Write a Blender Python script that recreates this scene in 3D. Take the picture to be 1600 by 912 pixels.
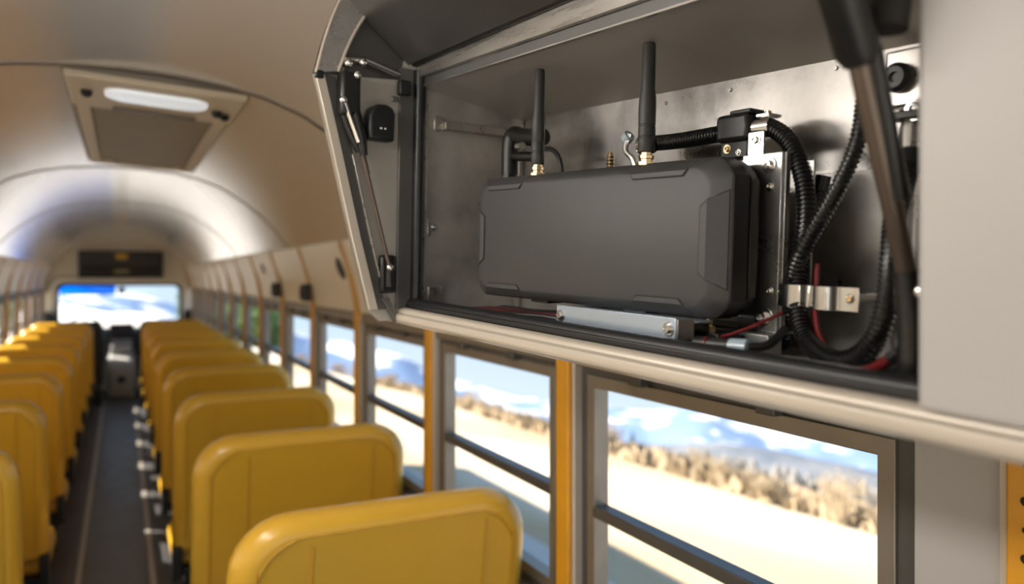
import bpy, math, random
from mathutils import Vector, Matrix, noise
random.seed(7)
for o in list(bpy.data.objects): bpy.data.objects.remove(o)
scene = bpy.context.scene
COL = scene.collection

# ------------------------------------------------------------------ camera
# bus frame: +Y runs forward along the aisle, +X to the right wall, Z up from the floor
EYE = Vector((0, 0, 1.75))
YAW = math.atan(610 / 1200)
cd = bpy.data.cameras.new('camera'); cam = bpy.data.objects.new('camera', cd); COL.objects.link(cam)
cam.location = EYE; cam.rotation_euler = (math.pi / 2, 0, -YAW)
cd.sensor_width = 36; cd.lens = 27; cd.shift_y = -26 / 1600
cd.clip_start = 0.02; cd.clip_end = 6000
cd.dof.use_dof = True; cd.dof.focus_distance = 1.1; cd.dof.aperture_fstop = 2.4
scene.camera = cam

# ------------------------------------------------------------------ world, sun, exposure
TILT = Vector((0.24, 0.037, 1.0)).normalized()          # true vertical of the landscape: the bus leans on a banked road
w = bpy.data.worlds.new('sky'); scene.world = w; w.use_nodes = True
nt = w.node_tree; nt.nodes.clear()
tc = nt.nodes.new('ShaderNodeTexCoord'); dt = nt.nodes.new('ShaderNodeVectorMath'); dt.operation = 'DOT_PRODUCT'
dt.inputs[1].default_value = TILT; nt.links.new(tc.outputs['Generated'], dt.inputs[0])
rp = nt.nodes.new('ShaderNodeValToRGB'); nt.links.new(dt.outputs['Value'], rp.inputs[0])
cr = rp.color_ramp; cr.elements[0].position = 0.0; cr.elements[0].color = (0.70, 0.84, 0.97, 1)
cr.elements[1].position = 0.8; cr.elements[1].color = (0.26, 0.47, 0.80, 1)
e = cr.elements.new(0.07); e.color = (0.52, 0.75, 0.98, 1)
e = cr.elements.new(0.22); e.color = (0.38, 0.64, 0.95, 1)
bg = nt.nodes.new('ShaderNodeBackground'); bg.inputs[1].default_value = 0.48
wo = nt.nodes.new('ShaderNodeOutputWorld'); nt.links.new(rp.outputs[0], bg.inputs[0]); nt.links.new(bg.outputs[0], wo.inputs[0])
sd = bpy.data.lights.new('sun', 'SUN'); sun = bpy.data.objects.new('sun', sd); COL.objects.link(sun)
sd.energy = 7.6; sd.angle = 0.012; sd.color = (1.0, 0.90, 0.76)
sun.location = (-20, 8, 14)
sun.rotation_euler = Vector((0.86, -0.30, -0.71)).to_track_quat('-Z', 'Y').to_euler()
vs = scene.view_settings
vs.view_transform = 'Standard'; vs.look = 'None'; vs.gamma = 1.0; vs.use_curve_mapping = False; vs.exposure = 1.34

# ------------------------------------------------------------------ mesh helpers
class G:
    def __init__(s): s.v = []; s.f = []
    def add(s, vs, fs):
        n = len(s.v); s.v += [Vector(p) for p in vs]; s.f += [tuple(i + n for i in f) for f in fs]; return s
    def box(s, x0, x1, y0, y1, z0, z1):
        x0, x1 = sorted((x0, x1)); y0, y1 = sorted((y0, y1)); z0, z1 = sorted((z0, z1))
        return s.add([(x0,y0,z0),(x1,y0,z0),(x1,y1,z0),(x0,y1,z0),(x0,y0,z1),(x1,y0,z1),(x1,y1,z1),(x0,y1,z1)],
                     [(0,3,2,1),(4,5,6,7),(0,1,5,4),(1,2,6,5),(2,3,7,6),(3,0,4,7)])
    def rings(s, rings, cap=True, closed=False):
        n = len(rings[0]); base = len(s.v); fs = []
        vs = [p for r in rings for p in r]; m = len(rings)
        for i in range(m if closed else m - 1):
            k = (i + 1) % m
            for j in range(n):
                j2 = (j + 1) % n; fs.append((i*n+j, i*n+j2, k*n+j2, k*n+j))
        if cap and not closed: fs.append(tuple(range(n))[::-1]); fs.append(tuple((m-1)*n + j for j in range(n)))
        return s.add(vs, fs)
    def prism(s, poly, axis, lo, hi):
        # poly: 2-D points in the two remaining axes (x,y,z order)
        def P(p, t):
            q = list(p); q.insert(axis, t); return q
        return s.rings([[P(p, lo) for p in poly], [P(p, hi) for p in poly]])
    def cyl(s, p0, p1, r0, r1=None, n=16):
        return s.tube([p0, p1], [r0, r0 if r1 is None else r1], n)
    def tube(s, path, rad, n=10, cap=True):
        path = [Vector(p) for p in path]
        if not isinstance(rad, (list, tuple)): rad = [rad] * len(path)
        t = (path[1] - path[0]).normalized()
        u = t.orthogonal().normalized(); rings = []
        for i, p in enumerate(path):
            a = path[max(i-1, 0)]; b = path[min(i+1, len(path)-1)]
            d = b - a
            if d.length > 1e-9: t = d.normalized()
            u = u - t * u.dot(t)
            u = u.normalized() if u.length > 1e-6 else t.orthogonal().normalized()
            w_ = t.cross(u)
            rings.append([p + (u * math.cos(2*math.pi*k/n) + w_ * math.sin(2*math.pi*k/n)) * rad[i] for k in range(n)])
        return s.rings(rings, cap)
    def lathe(s, prof, o, d, n=16):
        # prof: (radius, along) pairs from o along d
        o = Vector(o); d = Vector(d).normalized()
        return s.tube_lin([o + d * a for r, a in prof], [r for r, a in prof], d, n)
    def tube_lin(s, pts, rad, d, n):
        u = d.orthogonal().normalized(); w_ = d.cross(u)
        return s.rings([[p + (u*math.cos(2*math.pi*k/n) + w_*math.sin(2*math.pi*k/n))*max(r, 1e-5) for k in range(n)] for p, r in zip(pts, rad)])
    def ball(s, c, r, n=12, m=8, sc=(1,1,1)):
        c = Vector(c)
        return s.rings([[c + Vector((r*sc[0]*math.sin(math.pi*(i+.02)/(m+.04))*math.cos(2*math.pi*j/n), r*sc[1]*math.sin(math.pi*(i+.02)/(m+.04))*math.sin(2*math.pi*j/n), r*sc[2]*math.cos(math.pi*(i+.02)/(m+.04)))) for j in range(n)] for i in range(m+1)])
    def xf(s, M):
        s.v = [M @ p for p in s.v]; return s
    def mesh(s, name, off=(0,0,0), angle=38):
        me = bpy.data.meshes.new(name); o = Vector(off)
        me.from_pydata([tuple(p - o) for p in s.v], [], s.f); me.validate()
        import bmesh
        bm = bmesh.new(); bm.from_mesh(me); bmesh.ops.recalc_face_normals(bm, faces=bm.faces); bm.to_mesh(me); bm.free()
        me.polygons.foreach_set('use_smooth', [True] * len(me.polygons))
        me.set_sharp_from_angle(angle=math.radians(angle)); me.update()
        return me

def obj(name, g, m, parent=None, bevel=0.0, off=(0,0,0), angle=38, seg=2):
    me = g if isinstance(g, bpy.types.Mesh) else g.mesh(name, off, angle)
    if not me.materials: me.materials.append(m)
    o = bpy.data.objects.new(name, me); COL.objects.link(o)
    if parent: o.parent = parent
    if bevel:
        b = o.modifiers.new('bevel', 'BEVEL'); b.width = bevel; b.segments = seg; b.limit_method = 'ANGLE'; b.angle_limit = math.radians(40); b.harden_normals = False
    return o
def tag(o, label, cat, group=None):
    o['label'] = label; o['category'] = cat
    if group: o['group'] = group
    return o
def struct(o): o['kind'] = 'structure'; return o
def empty(name, loc=(0,0,0)):
    o = bpy.data.objects.new(name, None); o.empty_display_size = .05; o.location = loc; COL.objects.link(o); return o
def dup(root):
    r = root.copy(); COL.objects.link(r)
    for ch in list(root.children):
        c = ch.copy(); COL.objects.link(c); c.parent = r
        for g_ in list(ch.children):
            d = g_.copy(); COL.objects.link(d); d.parent = c
    return r
def smooth_path(pts, step):
    P = [Vector(p) for p in pts]; out = []
    for i in range(len(P) - 1):
        p0 = P[max(i-1, 0)]; p1 = P[i]; p2 = P[i+1]; p3 = P[min(i+2, len(P)-1)]
        n = max(2, int((p2 - p1).length / step * 3))
        for k in range(n):
            t = k / n
            out.append(.5 * ((2*p1) + (p2-p0)*t + (2*p0-5*p1+4*p2-p3)*t*t + (3*p1-p0-3*p2+p3)*t**3))
    out.append(P[-1])
    res = [out[0]]; acc = 0.0
    for a, b in zip(out, out[1:]):
        L = (b - a).length
        while acc + L >= step:
            t = (step - acc) / L; a = a + (b - a) * t; res.append(a.copy()); L = (b - a).length; acc = 0.0
        acc += L
    return res
def rrect(w_, h, rt, rb, n=6):
    # rounded rectangle outline centred in u, from v=0 to v=h (counter-clockwise), top and bottom corner radii
    out = []
    for cx, cy, r, a0 in ((w_/2-rb, rb, rb, -90), (w_/2-rt, h-rt, rt, 0), (-w_/2+rt, h-rt, rt, 90), (-w_/2+rb, rb, rb, 180)):
        for k in range(n + 1):
            a = math.radians(a0 + 90*k/n); out.append((cx + r*math.cos(a), cy + r*math.sin(a)))
    return out

# ------------------------------------------------------------------ materials
def mat(name, col, rough=.5, metal=0.0, noise_amt=0.0, nscale=8.0, col2=None, bump=0.0, bscale=60.0, coat=0.0, spec=.5, rvar=0.0, stretch=(1,1,1), sss=0.0):
    m = bpy.data.materials.new(name); m.use_nodes = True; t = m.node_tree; p = t.nodes['Principled BSDF']
    p.inputs['Base Color'].default_value = (*col, 1); p.inputs['Roughness'].default_value = rough; p.inputs['Metallic'].default_value = metal
    p.inputs['Coat Weight'].default_value = coat; p.inputs['Coat Roughness'].default_value = .15; p.inputs['Specular IOR Level'].default_value = spec
    if noise_amt or bump or rvar:
        c = t.nodes.new('ShaderNodeTexCoord'); mp = t.nodes.new('ShaderNodeMapping'); mp.inputs['Scale'].default_value = stretch
        t.links.new(c.outputs['Object'], mp.inputs[0])
    if noise_amt or rvar:
        n = t.nodes.new('ShaderNodeTexNoise'); n.inputs['Scale'].default_value = nscale; n.inputs['Detail'].default_value = 6; n.inputs['Roughness'].default_value = .62
        t.links.new(mp.outputs[0], n.inputs['Vector'])
    if noise_amt:
        r = t.nodes.new('ShaderNodeValToRGB'); r.color_ramp.elements[0].position = .5 - .25; r.color_ramp.elements[1].position = .75
        c2 = col2 or tuple(max(0, x * (1 - noise_amt)) for x in col)
        r.color_ramp.elements[0].color = (*c2, 1); r.color_ramp.elements[1].color = (*col, 1)
        t.links.new(n.outputs['Fac'], r.inputs[0]); t.links.new(r.outputs[0], p.inputs['Base Color'])
    if rvar:
        mr = t.nodes.new('ShaderNodeMapRange'); mr.inputs[1].default_value = .3; mr.inputs[2].default_value = .7
        mr.inputs[3].default_value = max(.02, rough - rvar); mr.inputs[4].default_value = rough + rvar
        t.links.new(n.outputs['Fac'], mr.inputs[0]); t.links.new(mr.outputs[0], p.inputs['Roughness'])
    if bump:
        b = t.nodes.new('ShaderNodeTexNoise'); b.inputs['Scale'].default_value = bscale; b.inputs['Detail'].default_value = 4
        t.links.new(mp.outputs[0], b.inputs['Vector'])
        bn = t.nodes.new('ShaderNodeBump'); bn.inputs['Strength'].default_value = bump; bn.inputs['Distance'].default_value = .004
        t.links.new(b.outputs['Fac'], bn.inputs['Height']); t.links.new(bn.outputs[0], p.inputs['Normal'])
    return m
def glass(name, col=(1,1,1), refl=.05):
    m = bpy.data.materials.new(name); m.use_nodes = True; t = m.node_tree; t.nodes.clear()
    a = t.nodes.new('ShaderNodeBsdfTransparent'); a.inputs[0].default_value = (*col, 1)
    g = t.nodes.new('ShaderNodeBsdfGlossy'); g.inputs['Roughness'].default_value = .03
    x = t.nodes.new('ShaderNodeMixShader'); x.inputs[0].default_value = refl
    o = t.nodes.new('ShaderNodeOutputMaterial')
    t.links.new(a.outputs[0], x.inputs[1]); t.links.new(g.outputs[0], x.inputs[2]); t.links.new(x.outputs[0], o.inputs[0])
    return m
def ground_mat():
    m = bpy.data.materials.new('ground_earth'); m.use_nodes = True; t = m.node_tree; p = t.nodes['Principled BSDF']; p.inputs['Roughness'].default_value = .95
    c = t.nodes.new('ShaderNodeTexCoord')
    n = t.nodes.new('ShaderNodeTexNoise'); n.inputs['Scale'].default_value = .22; n.inputs['Detail'].default_value = 7
    mp = t.nodes.new('ShaderNodeMapping'); mp.inputs['Scale'].default_value = (1.6, .45, 1); t.links.new(c.outputs['Object'], mp.inputs[0]); t.links.new(mp.outputs[0], n.inputs['Vector'])
    r = t.nodes.new('ShaderNodeValToRGB'); r.color_ramp.elements[0].position = .36; r.color_ramp.elements[0].color = (.40, .29, .17, 1)
    r.color_ramp.elements[1].position = .68; r.color_ramp.elements[1].color = (.74, .68, .58, 1)
    e = r.color_ramp.elements.new(.5); e.color = (.52, .41, .27, 1)
    t.links.new(n.outputs['Fac'], r.inputs[0])
    # snow lies further ahead of the bus
    sx = t.nodes.new('ShaderNodeSeparateXYZ'); t.links.new(c.outputs['Object'], sx.inputs[0])
    mr = t.nodes.new('ShaderNodeMapRange'); mr.inputs[1].default_value = 38; mr.inputs[2].default_value = 70; t.links.new(sx.outputs['Y'], mr.inputs[0])
    mx = t.nodes.new('ShaderNodeMix'); mx.data_type = 'RGBA'; t.links.new(mr.outputs[0], mx.inputs[0]); t.links.new(r.outputs[0], mx.inputs[6]); mx.inputs[7].default_value = (.86, .84, .80, 1)
    # leaf litter below the thicket
    mr2 = t.nodes.new('ShaderNodeMapRange'); mr2.inputs[1].default_value = 8.5; mr2.inputs[2].default_value = 9.6; t.links.new(sx.outputs['X'], mr2.inputs[0])
    r3 = t.nodes.new('ShaderNodeValToRGB'); r3.color_ramp.elements[0].position = .35; r3.color_ramp.elements[0].color = (.20, .15, .10, 1); r3.color_ramp.elements[1].position = .66; r3.color_ramp.elements[1].color = (.42, .33, .23, 1); t.links.new(n.outputs['Fac'], r3.inputs[0])
    mx2 = t.nodes.new('ShaderNodeMix'); mx2.data_type = 'RGBA'; t.links.new(mr2.outputs[0], mx2.inputs[0]); t.links.new(mx.outputs[2], mx2.inputs[6]); t.links.new(r3.outputs[0], mx2.inputs[7])
    t.links.new(mx2.outputs[2], p.inputs['Base Color'])
    return m
def mountain_mat():
    m = bpy.data.materials.new('mountain_hazed_rock_and_snow'); m.use_nodes = True; t = m.node_tree; p = t.nodes['Principled BSDF']; p.inputs['Roughness'].default_value = 1; p.inputs['Specular IOR Level'].default_value = 0
    c = t.nodes.new('ShaderNodeTexCoord')
    n = t.nodes.new('ShaderNodeTexNoise'); n.inputs['Scale'].default_value = .018; n.inputs['Detail'].default_value = 6; n.inputs['Roughness'].default_value = .6; t.links.new(c.outputs['Object'], n.inputs['Vector'])
    at = t.nodes.new('ShaderNodeAttribute'); at.attribute_name = 'rise'
    ad = t.nodes.new('ShaderNodeMath'); ad.operation = 'ADD'; t.links.new(n.outputs['Fac'], ad.inputs[0]); t.links.new(at.outputs['Fac'], ad.inputs[1])
    r = t.nodes.new('ShaderNodeValToRGB'); r.color_ramp.elements[0].position = .98; r.color_ramp.elements[0].color = (.17, .25, .40, 1)  # blue in the rock colour stands in for distance haze
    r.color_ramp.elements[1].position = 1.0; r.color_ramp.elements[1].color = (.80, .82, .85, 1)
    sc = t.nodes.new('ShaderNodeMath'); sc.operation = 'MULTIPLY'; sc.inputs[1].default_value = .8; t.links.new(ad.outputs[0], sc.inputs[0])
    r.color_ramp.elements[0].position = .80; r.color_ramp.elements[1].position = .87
    t.links.new(sc.outputs[0], r.inputs[0]); t.links.new(r.outputs[0], p.inputs['Base Color'])
    return m

M = {}
M['ceiling'] = mat('painted_steel_ceiling', (.70, .68, .65), .15, .22, .03, 1.2, coat=.5)
M['cream'] = mat('cream_enamel', (.86, .79, .66), .35, 0, .06, 3)
M['sill'] = mat('warm_white_enamel', (.56, .50, .42), .34, .15, .06, 4, coat=.2)
M['white'] = mat('white_enamel_panel', (.45, .44, .43), .42, 0, .04, 3)
M['seam'] = mat('seam_strip_grey', (.22, .19, .16), .4, .6)
M['yellow'] = mat('yellow_post_paint', (.78, .36, .02), .4, 0, .18, 14)
M['rib'] = mat('ochre_rib_paint', (.62, .36, .10), .4, 0, .12, 10)
M['bronze'] = mat('bronze_window_frame', (.30, .265, .22), .42, .6, .2, 12)
M['darkframe'] = mat('dark_window_frame', (.11, .105, .10), .45, .4, .2, 12)
M['hole'] = mat('black_recess_and_shade', (.012, .011, .01), .7)
M['glass'] = glass('window_glass')
M['tint'] = glass('blue_tint_visor', (.02, .38, .85), .04)
M['vinyl'] = mat('yellow_vinyl', (.74, .42, .035), .34, 0, .08, 5, bump=.06, bscale=220, coat=.3)
M['piping'] = mat('vinyl_piping', (.62, .34, .03), .35)
M['black'] = mat('black_steel', (.02, .02, .02), .4, .3)
M['floor'] = mat('black_rubber_floor', (.085, .085, .088), .36, 0, .25, 6, rvar=.08)
M['stripe'] = mat('aluminium_floor_strip', (.52, .48, .42), .4, .5)
M['hatch'] = mat('hatch_beige_plastic', (.62, .53, .40), .4)
M['hatchp'] = mat('hatch_olive_lid', (.26, .215, .14), .45, 0, .15, 5)
M['hatchw'] = mat('hatch_white_glow_lens', (.86, .87, .88), .25); M['hatchw'].node_tree.nodes['Principled BSDF'].inputs['Emission Color'].default_value = (.85, .93, 1, 1); M['hatchw'].node_tree.nodes['Principled BSDF'].inputs['Emission Strength'].default_value = .18  # faint glow added to the lens in place of daylight through it
M['galv'] = mat('galvanised_sheet', (.54, .52, .495), .34, .9, .7, 6, col2=(.15, .145, .14), rvar=.12, bump=.06, bscale=60)
M['alu'] = mat('brushed_aluminium', (.56, .54, .51), .3, .9, .25, 9, rvar=.08, stretch=(6, .5, 6))
M['soffit'] = mat('grey_steel_soffit', (.50, .475, .445), .42, .55, .2, 4, rvar=.08)
M['galv2'] = mat('pale_galvanised_sheet', (.60, .58, .55), .36, .65, .5, 9, col2=(.27, .27, .27), rvar=.12, bump=.06, bscale=60)
M['lid'] = mat('dark_steel_lid_and_shade', (.11, .105, .10), .36, .6, .25, 5)
M['cheek'] = mat('grey_enamel_cheek', (.42, .40, .36), .4, .25, .12, 6)
M['pillar'] = mat('slate_steel_pillar', (.16, .16, .16), .38, .6, .2, 8)
M['zinc'] = mat('zinc_plate', (.48, .48, .48), .3, .95, .25, 14, rvar=.06)
M['blueal'] = mat('satin_aluminium_bar', (.50, .60, .72), .33, .75, .08, 20, stretch=(8, 1, 8))
M['rubber'] = mat('black_rubber_seal', (.009, .010, .012), .38, 0, .2, 30)
M['router'] = mat('charcoal_plastic', (.043, .043, .044), .46, 0, .05, 40, bump=.12, bscale=900)
M['routerd'] = mat('black_plastic', (.007, .007, .007), .38)
M['antenna'] = mat('antenna_rubber', (.022, .022, .022), .5)
M['brass'] = mat('brass_nickel', (.75, .58, .34), .25, 1.0)
M['chrome'] = mat('bright_steel', (.75, .74, .72), .18, 1.0)
M['hose'] = mat('black_nylon_conduit', (.006, .006, .007), .28, spec=.6)
M['red'] = mat('red_wire_jacket', (.14, .005, .007), .35)
M['cable'] = mat('black_cable_jacket', (.012, .012, .012), .38)
M['clear'] = mat('clear_blue_plastic', (.35, .45, .52), .15, 0, spec=.8)
M['strutrod'] = mat('dark_bronze_rod', (.13, .10, .08), .35, .6)
M['dash'] = mat('charcoal_dashboard', (.035, .035, .04), .5)
M['consol'] = mat('pale_grey_console', (.42, .42, .42), .45)
M['road'] = mat('pale_asphalt', (.55, .52, .48), .9, 0, .2, .8)
M['ground'] = ground_mat()
M['mount'] = mountain_mat()
M['hill'] = mat('wooded_hill_slope', (.25, .26, .28), 1.0, 0, .4, .05, col2=(.10, .13, .17), spec=0)
M['shrub'] = mat('dry_shrub_twigs', (.44, .35, .24), .9, 0, .4, 2.5, spec=.1)
M['bare'] = mat('grey_bare_twigs', (.29, .28, .27), .9, 0, .4, 2.0, spec=.1)
M['fir'] = mat('fir_needles', (.13, .17, .13), .9, 0, .4, 3, spec=.1)
M['leaf'] = mat('green_tree_leaves', (.20, .32, .12), .85, 0, .4, 2, spec=.15)
M['bark'] = mat('tree_bark', (.16, .11, .07), .9, 0, .3, 6)
M['label'] = mat('yellow_plate', (.70, .42, .05), .5)

# ------------------------------------------------------------------ landscape
def gz(x, y):
    if x > 4.2:
        z = -.95 - .10 * (min(x, 8.6) - 4.2)
        if x > 8.6: z -= .262 * (x - 8.6) + .055 * max(y, 0) * min(1, (x - 8.6) / 16)
    elif x < -5: z = -.95 + .22 * (-x - 5)
    else: z = -.95
    n = noise.noise((x*.07, y*.05, 0)) * min(1.2, max(0, abs(x) - 5) * .04)
    return z - .037 * max(y, 0) + n
gx = [-260,-160,-110,-80,-60,-45,-35,-27,-20,-15,-11,-8,-5] + [-2,2,4.2,5,6,7,8,8.6,9.5,11,13,16,20,25,32,40,50,65,85,120,170,240,330]
gy = [-40,-20,-8] + [i*4 for i in range(0, 28)] + [120,140,165,200,250,320,420]
g = G()
g.add([(x, y, gz(x, y)) for y in gy for x in gx], [(j*len(gx)+i, j*len(gx)+i+1, (j+1)*len(gx)+i+1, (j+1)*len(gx)+i) for j in range(len(gy)-1) for i in range(len(gx)-1)])
struct(obj('ground', g, M['ground']))
g = G()
ys = [-40, 0, 14, 40, 80, 140, 220]
g.add([(x, y, gz(0, y) + .02 + (.0 if abs(x) < 4 else -.01)) for y in ys for x in (-4.2, 4.15)], [(2*i, 2*i+1, 2*i+3, 2*i+2) for i in range(len(ys)-1)])
struct(obj('road', g, M['road']))
# snow covered range: azimuth clockwise from forward (deg) -> tangent of ridge elevation seen from the bus
RIDGE = [(-75,.30),(-40,.16),(-20,.02),(-7,-.022),(-3.5,-.008),(0,-.018),(4,-.036),(9,-.05),(13,-.078),(17,-.098),(18.9,-.108),(22,-.135),(23.8,-.142),(27,-.158),(29,-.160),(33.5,-.167),(37,-.173),(39.4,-.166),(41.5,-.163),(44.5,-.175),(47,-.186),(52.5,-.192),(60,-.20),(80,-.24),(120,-.22)]
def interp(T, a):
    for (a0, v0), (a1, v1) in zip(T, T[1:]):
        if a0 <= a <= a1: return v0 + (v1 - v0) * (a - a0) / (a1 - a0)
    return T[-1][1]
def range_mesh(name, table, r0, r1, drop, amp, na, nr, a0, a1, seed, nf):
    g = G(); rise = []
    for i in range(na + 1):
        a = a0 + (a1 - a0) * i / na; ar = math.radians(a); top = interp(table, a)
        for j in range(nr + 1):
            s = j / nr; r = r0 + (r1 - r0) * s
            prof = 1 - abs(s - .62) / .62 if s < .62 else 1 - (s - .62) * .8
            x = r * math.sin(ar); y = r * math.cos(ar)
            n = noise.fractal((x*nf, y*nf, seed), 1.0, 2.0, 5) * amp
            tn = top - drop * (1 - prof) + n * (1 - .75 * max(0, prof)**6)
            if j == round(.62 * nr): tn = top + .35 * n
            g.v.append(Vector((x, y, 1.75 + r * tn))); rise.append(prof + n * 6)
    k = nr + 1
    g.f = [(i*k+j, i*k+j+1, (i+1)*k+j+1, (i+1)*k+j) for i in range(na) for j in range(nr)]
    me = g.mesh(name, angle=60)
    at = me.attributes.new('rise', 'FLOAT', 'POINT'); at.data.foreach_set('value', [min(1.0, max(0.0, .15 + .45 * r)) for r in rise])
    return me
o = obj('mountain_range', range_mesh('mountain_range', RIDGE, 620, 1150, .085, .02, 300, 26, -75, 120, 3.3, .006), M['mount'])
tag(o, 'distant blue mountain range with snow-streaked peaks beyond the windows', 'mountains')
HILL = [(-75,.1),(-20,-.04),(-8,-.07),(0,-.075),(10,-.10),(18,-.150),(25,-.20),(33,-.215),(38,-.216),(42,-.212),(46,-.217),(52,-.231),(60,-.24),(120,-.26)]
o = obj('wooded_hills', range_mesh('wooded_hills', HILL, 240, 520, .12, .012, 200, 14, -60, 110, 8.1, .012), M['hill'])
tag(o, 'grey-blue wooded foothills below the snowy range', 'hills')

# trees and shrubs: one mesh of each kind, then copies
def flakes(g, rnd, c, r, n, size):
    for k in range(n):
        d = Vector((rnd.gauss(0, 1), rnd.gauss(0, 1), rnd.gauss(0, 1))).normalized() * (r * rnd.random() ** .4)
        p = Vector(c) + Vector((d.x, d.y, d.z * .85)); u = Vector((rnd.gauss(0, 1), rnd.gauss(0, 1), rnd.gauss(0, 1))).normalized(); v = u.orthogonal().normalized() * size * rnd.uniform(.5, 1); u = u * size * rnd.uniform(.6, 1.1)
        g.add([p - u, p + v, p + u, p - v], [(0, 1, 2, 3)])
def clump_mesh(name, h, seed, n=9, spread=.5, dense=False):
    # twiggy crown: many thin forked stems with dry leaf flakes
    rnd = random.Random(seed); g = G()
    for k in range(0 if dense else n * 5):
        a = rnd.uniform(0, 6.28); l = rnd.uniform(.6, 1.0) * h; sp = rnd.uniform(.05, spread)
        tip = Vector((l * sp * math.cos(a), l * sp * math.sin(a), l)); mid = tip * .5 + Vector((rnd.uniform(-.06, .06) * h, rnd.uniform(-.06, .06) * h, 0))
        g.tube([(0, 0, 0), mid, tip], [.012*h, .008*h, .003*h], 3)
        for q in range(3):
            p = mid + (tip - mid) * rnd.random(); e2 = p + Vector((rnd.uniform(-.18, .18), rnd.uniform(-.18, .18), rnd.uniform(.02, .2))) * h
            g.tube([p, e2], [.006*h, .002*h], 3)
    for k in range(n):
        a = rnd.uniform(0, 6.28); rr = rnd.uniform(0, spread) * h; zz = rnd.uniform(.25, .82) * h
        flakes(g, rnd, (rr*math.cos(a), rr*math.sin(a), zz), rnd.uniform(.16, .26) * h, 60 if dense else 26, (.045 if dense else .03) * h)
    return g
def fir_mesh(h, seed):
    rnd = random.Random(seed); g = G(); n = 10
    for k in range(6):
        z0 = h * (.12 + .14 * k); r = h * .24 * (1 - k / 6.6)
        ring = [Vector((r*(1 if j % 2 else .62)*math.cos(6.283*j/(2*n)), r*(1 if j % 2 else .62)*math.sin(6.283*j/(2*n)), z0 + rnd.uniform(-.02, .02)*h)) for j in range(2*n)]
        top = [Vector((.01*math.cos(6.283*j/(2*n)), .01*math.sin(6.283*j/(2*n)), z0 + .27*h)) for j in range(2*n)]
        g.rings([ring, top])
    return g
def plant(name, crown, cm, trunk_h, tr, label, cat, group):
    r = empty(name); obj('crown', crown, cm, r, angle=30); obj('trunk', G().cyl((0,0,-.3), (0,0,trunk_h), tr, tr*.6, 8), M['bark'], r)
    return tag(r, label, cat, group)
protos = {
 'shrub': plant('dry_shrub', clump_mesh('s', 1.5, 1), M['shrub'], .6, .05, 'dry tan shrub in the thicket along the field edge', 'shrub', 'dry shrubs along the field edge'),
 'bare': plant('bare_tree', clump_mesh('b', 2.4, 5, 12, .35), M['bare'], 1.2, .07, 'leafless grey-brown tree standing behind the dry shrubs', 'tree', 'bare trees behind the shrubs'),
 'fir': plant('fir_tree', fir_mesh(3.4, 3), M['fir'], 1.0, .09, 'small dark fir tree among the bare trees downhill', 'tree', 'firs among the bare trees'),
 'green': plant('leafy_tree', clump_mesh('t', 5.0, 9, 20, .3, True), M['leaf'], 2.4, .16, 'leafy green tree far ahead on the right of the road', 'tree', 'leafy trees right of the road'),
}
used = set()
def put(kind, x, y, s, label=None, group=None):
    o = protos[kind] if kind not in used else dup(protos[kind]); used.add(kind)
    if label: o['label'] = label; o['group'] = group
    o.location = (x, y, gz(x, y) - .05); o.rotation_euler = (0, 0, random.uniform(0, 6.28)); o.scale = (s * random.uniform(.85, 1.2), s, s * random.uniform(.85, 1.15))
rnd = random.Random(11)
y = 4.0
while y < 48:
    put('shrub', rnd.uniform(8.7, 10.0), y, rnd.uniform(.22, .46)); y += rnd.uniform(.34, .75) + y * .012
for k in range(75):
    x = rnd.uniform(10.5, 30); y = x * rnd.uniform(.62, 2.9)
    put('bare' if rnd.random() < .62 else ('fir' if rnd.random() < .5 else 'shrub'), x, y, rnd.uniform(.16, .32) + x * .006)
for k in range(60):
    x = rnd.uniform(30, 90); y = x * rnd.uniform(.62, 2.2)
    put('bare' if rnd.random() < .6 else 'fir', x, y, rnd.uniform(.35, .7))
for k in range(16): put('green', rnd.uniform(8.5, 14), 82 + k*3.2 + rnd.uniform(-1, 1), rnd.uniform(1.1, 1.4))
for k in range(22): put('green', -rnd.uniform(8, 13), 16 + k*3.4 + rnd.uniform(-1, 1), rnd.uniform(.6, .85), 'leafy green tree on the bank left of the bus', 'leafy trees on the left bank')
# dry brush filling the thicket between the single shrubs
rnd = random.Random(31); g = G()
for k in range(5200):
    x = 8.8 + 26 * rnd.random() ** 1.6; y = x * rnd.uniform(.5, 3.6); h = rnd.uniform(.12, .34) + x * .007; z = gz(x, y)
    for q in range(3):
        a = rnd.uniform(0, 6.28); d = Vector((math.cos(a), math.sin(a), 0)) * h * rnd.uniform(.12, .3); t_ = Vector((rnd.uniform(-.25, .25), rnd.uniform(-.25, .25), 1)) * h
        p = Vector((x + rnd.uniform(-.3, .3), y + rnd.uniform(-.3, .3), z - .03)); g.add([p - d*.4, p + d*.4, p + t_*.6 + d, p + t_, p + t_*.55 - d], [(0, 1, 2, 3, 4)])
o = obj('dry_brush', g, M['shrub'], angle=30); o['kind'] = 'stuff'; tag(o, 'tangled dry brush filling the thicket below the field edge', 'brush')
# far forest on the slope: nobody could count it
rnd = random.Random(21); g = G()
for k in range(2600):
    x = rnd.uniform(70, 300); y = x * rnd.uniform(.55, 2.6)
    if y > 400: continue
    h = rnd.uniform(1.6, 3.0); z = gz(x, y); r = h * .34
    ring = [Vector((x + r*math.cos(6.283*j/6), y + r*math.sin(6.283*j/6), z + h*.35)) for j in range(6)]
    g.rings([[Vector((x,y,z)) + (p - Vector((x,y,z)))*.4 - Vector((0,0,h*.3)) for p in ring], ring, [Vector((x,y,z+h)) + (p - Vector((x,y,z+h*.35)))*.15 for p in ring]])
o = obj('distant_forest', g, M['bare'], angle=180); o['kind'] = 'stuff'; tag(o, 'hazy grey-brown forest covering the slope below the mountains', 'forest')

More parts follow.
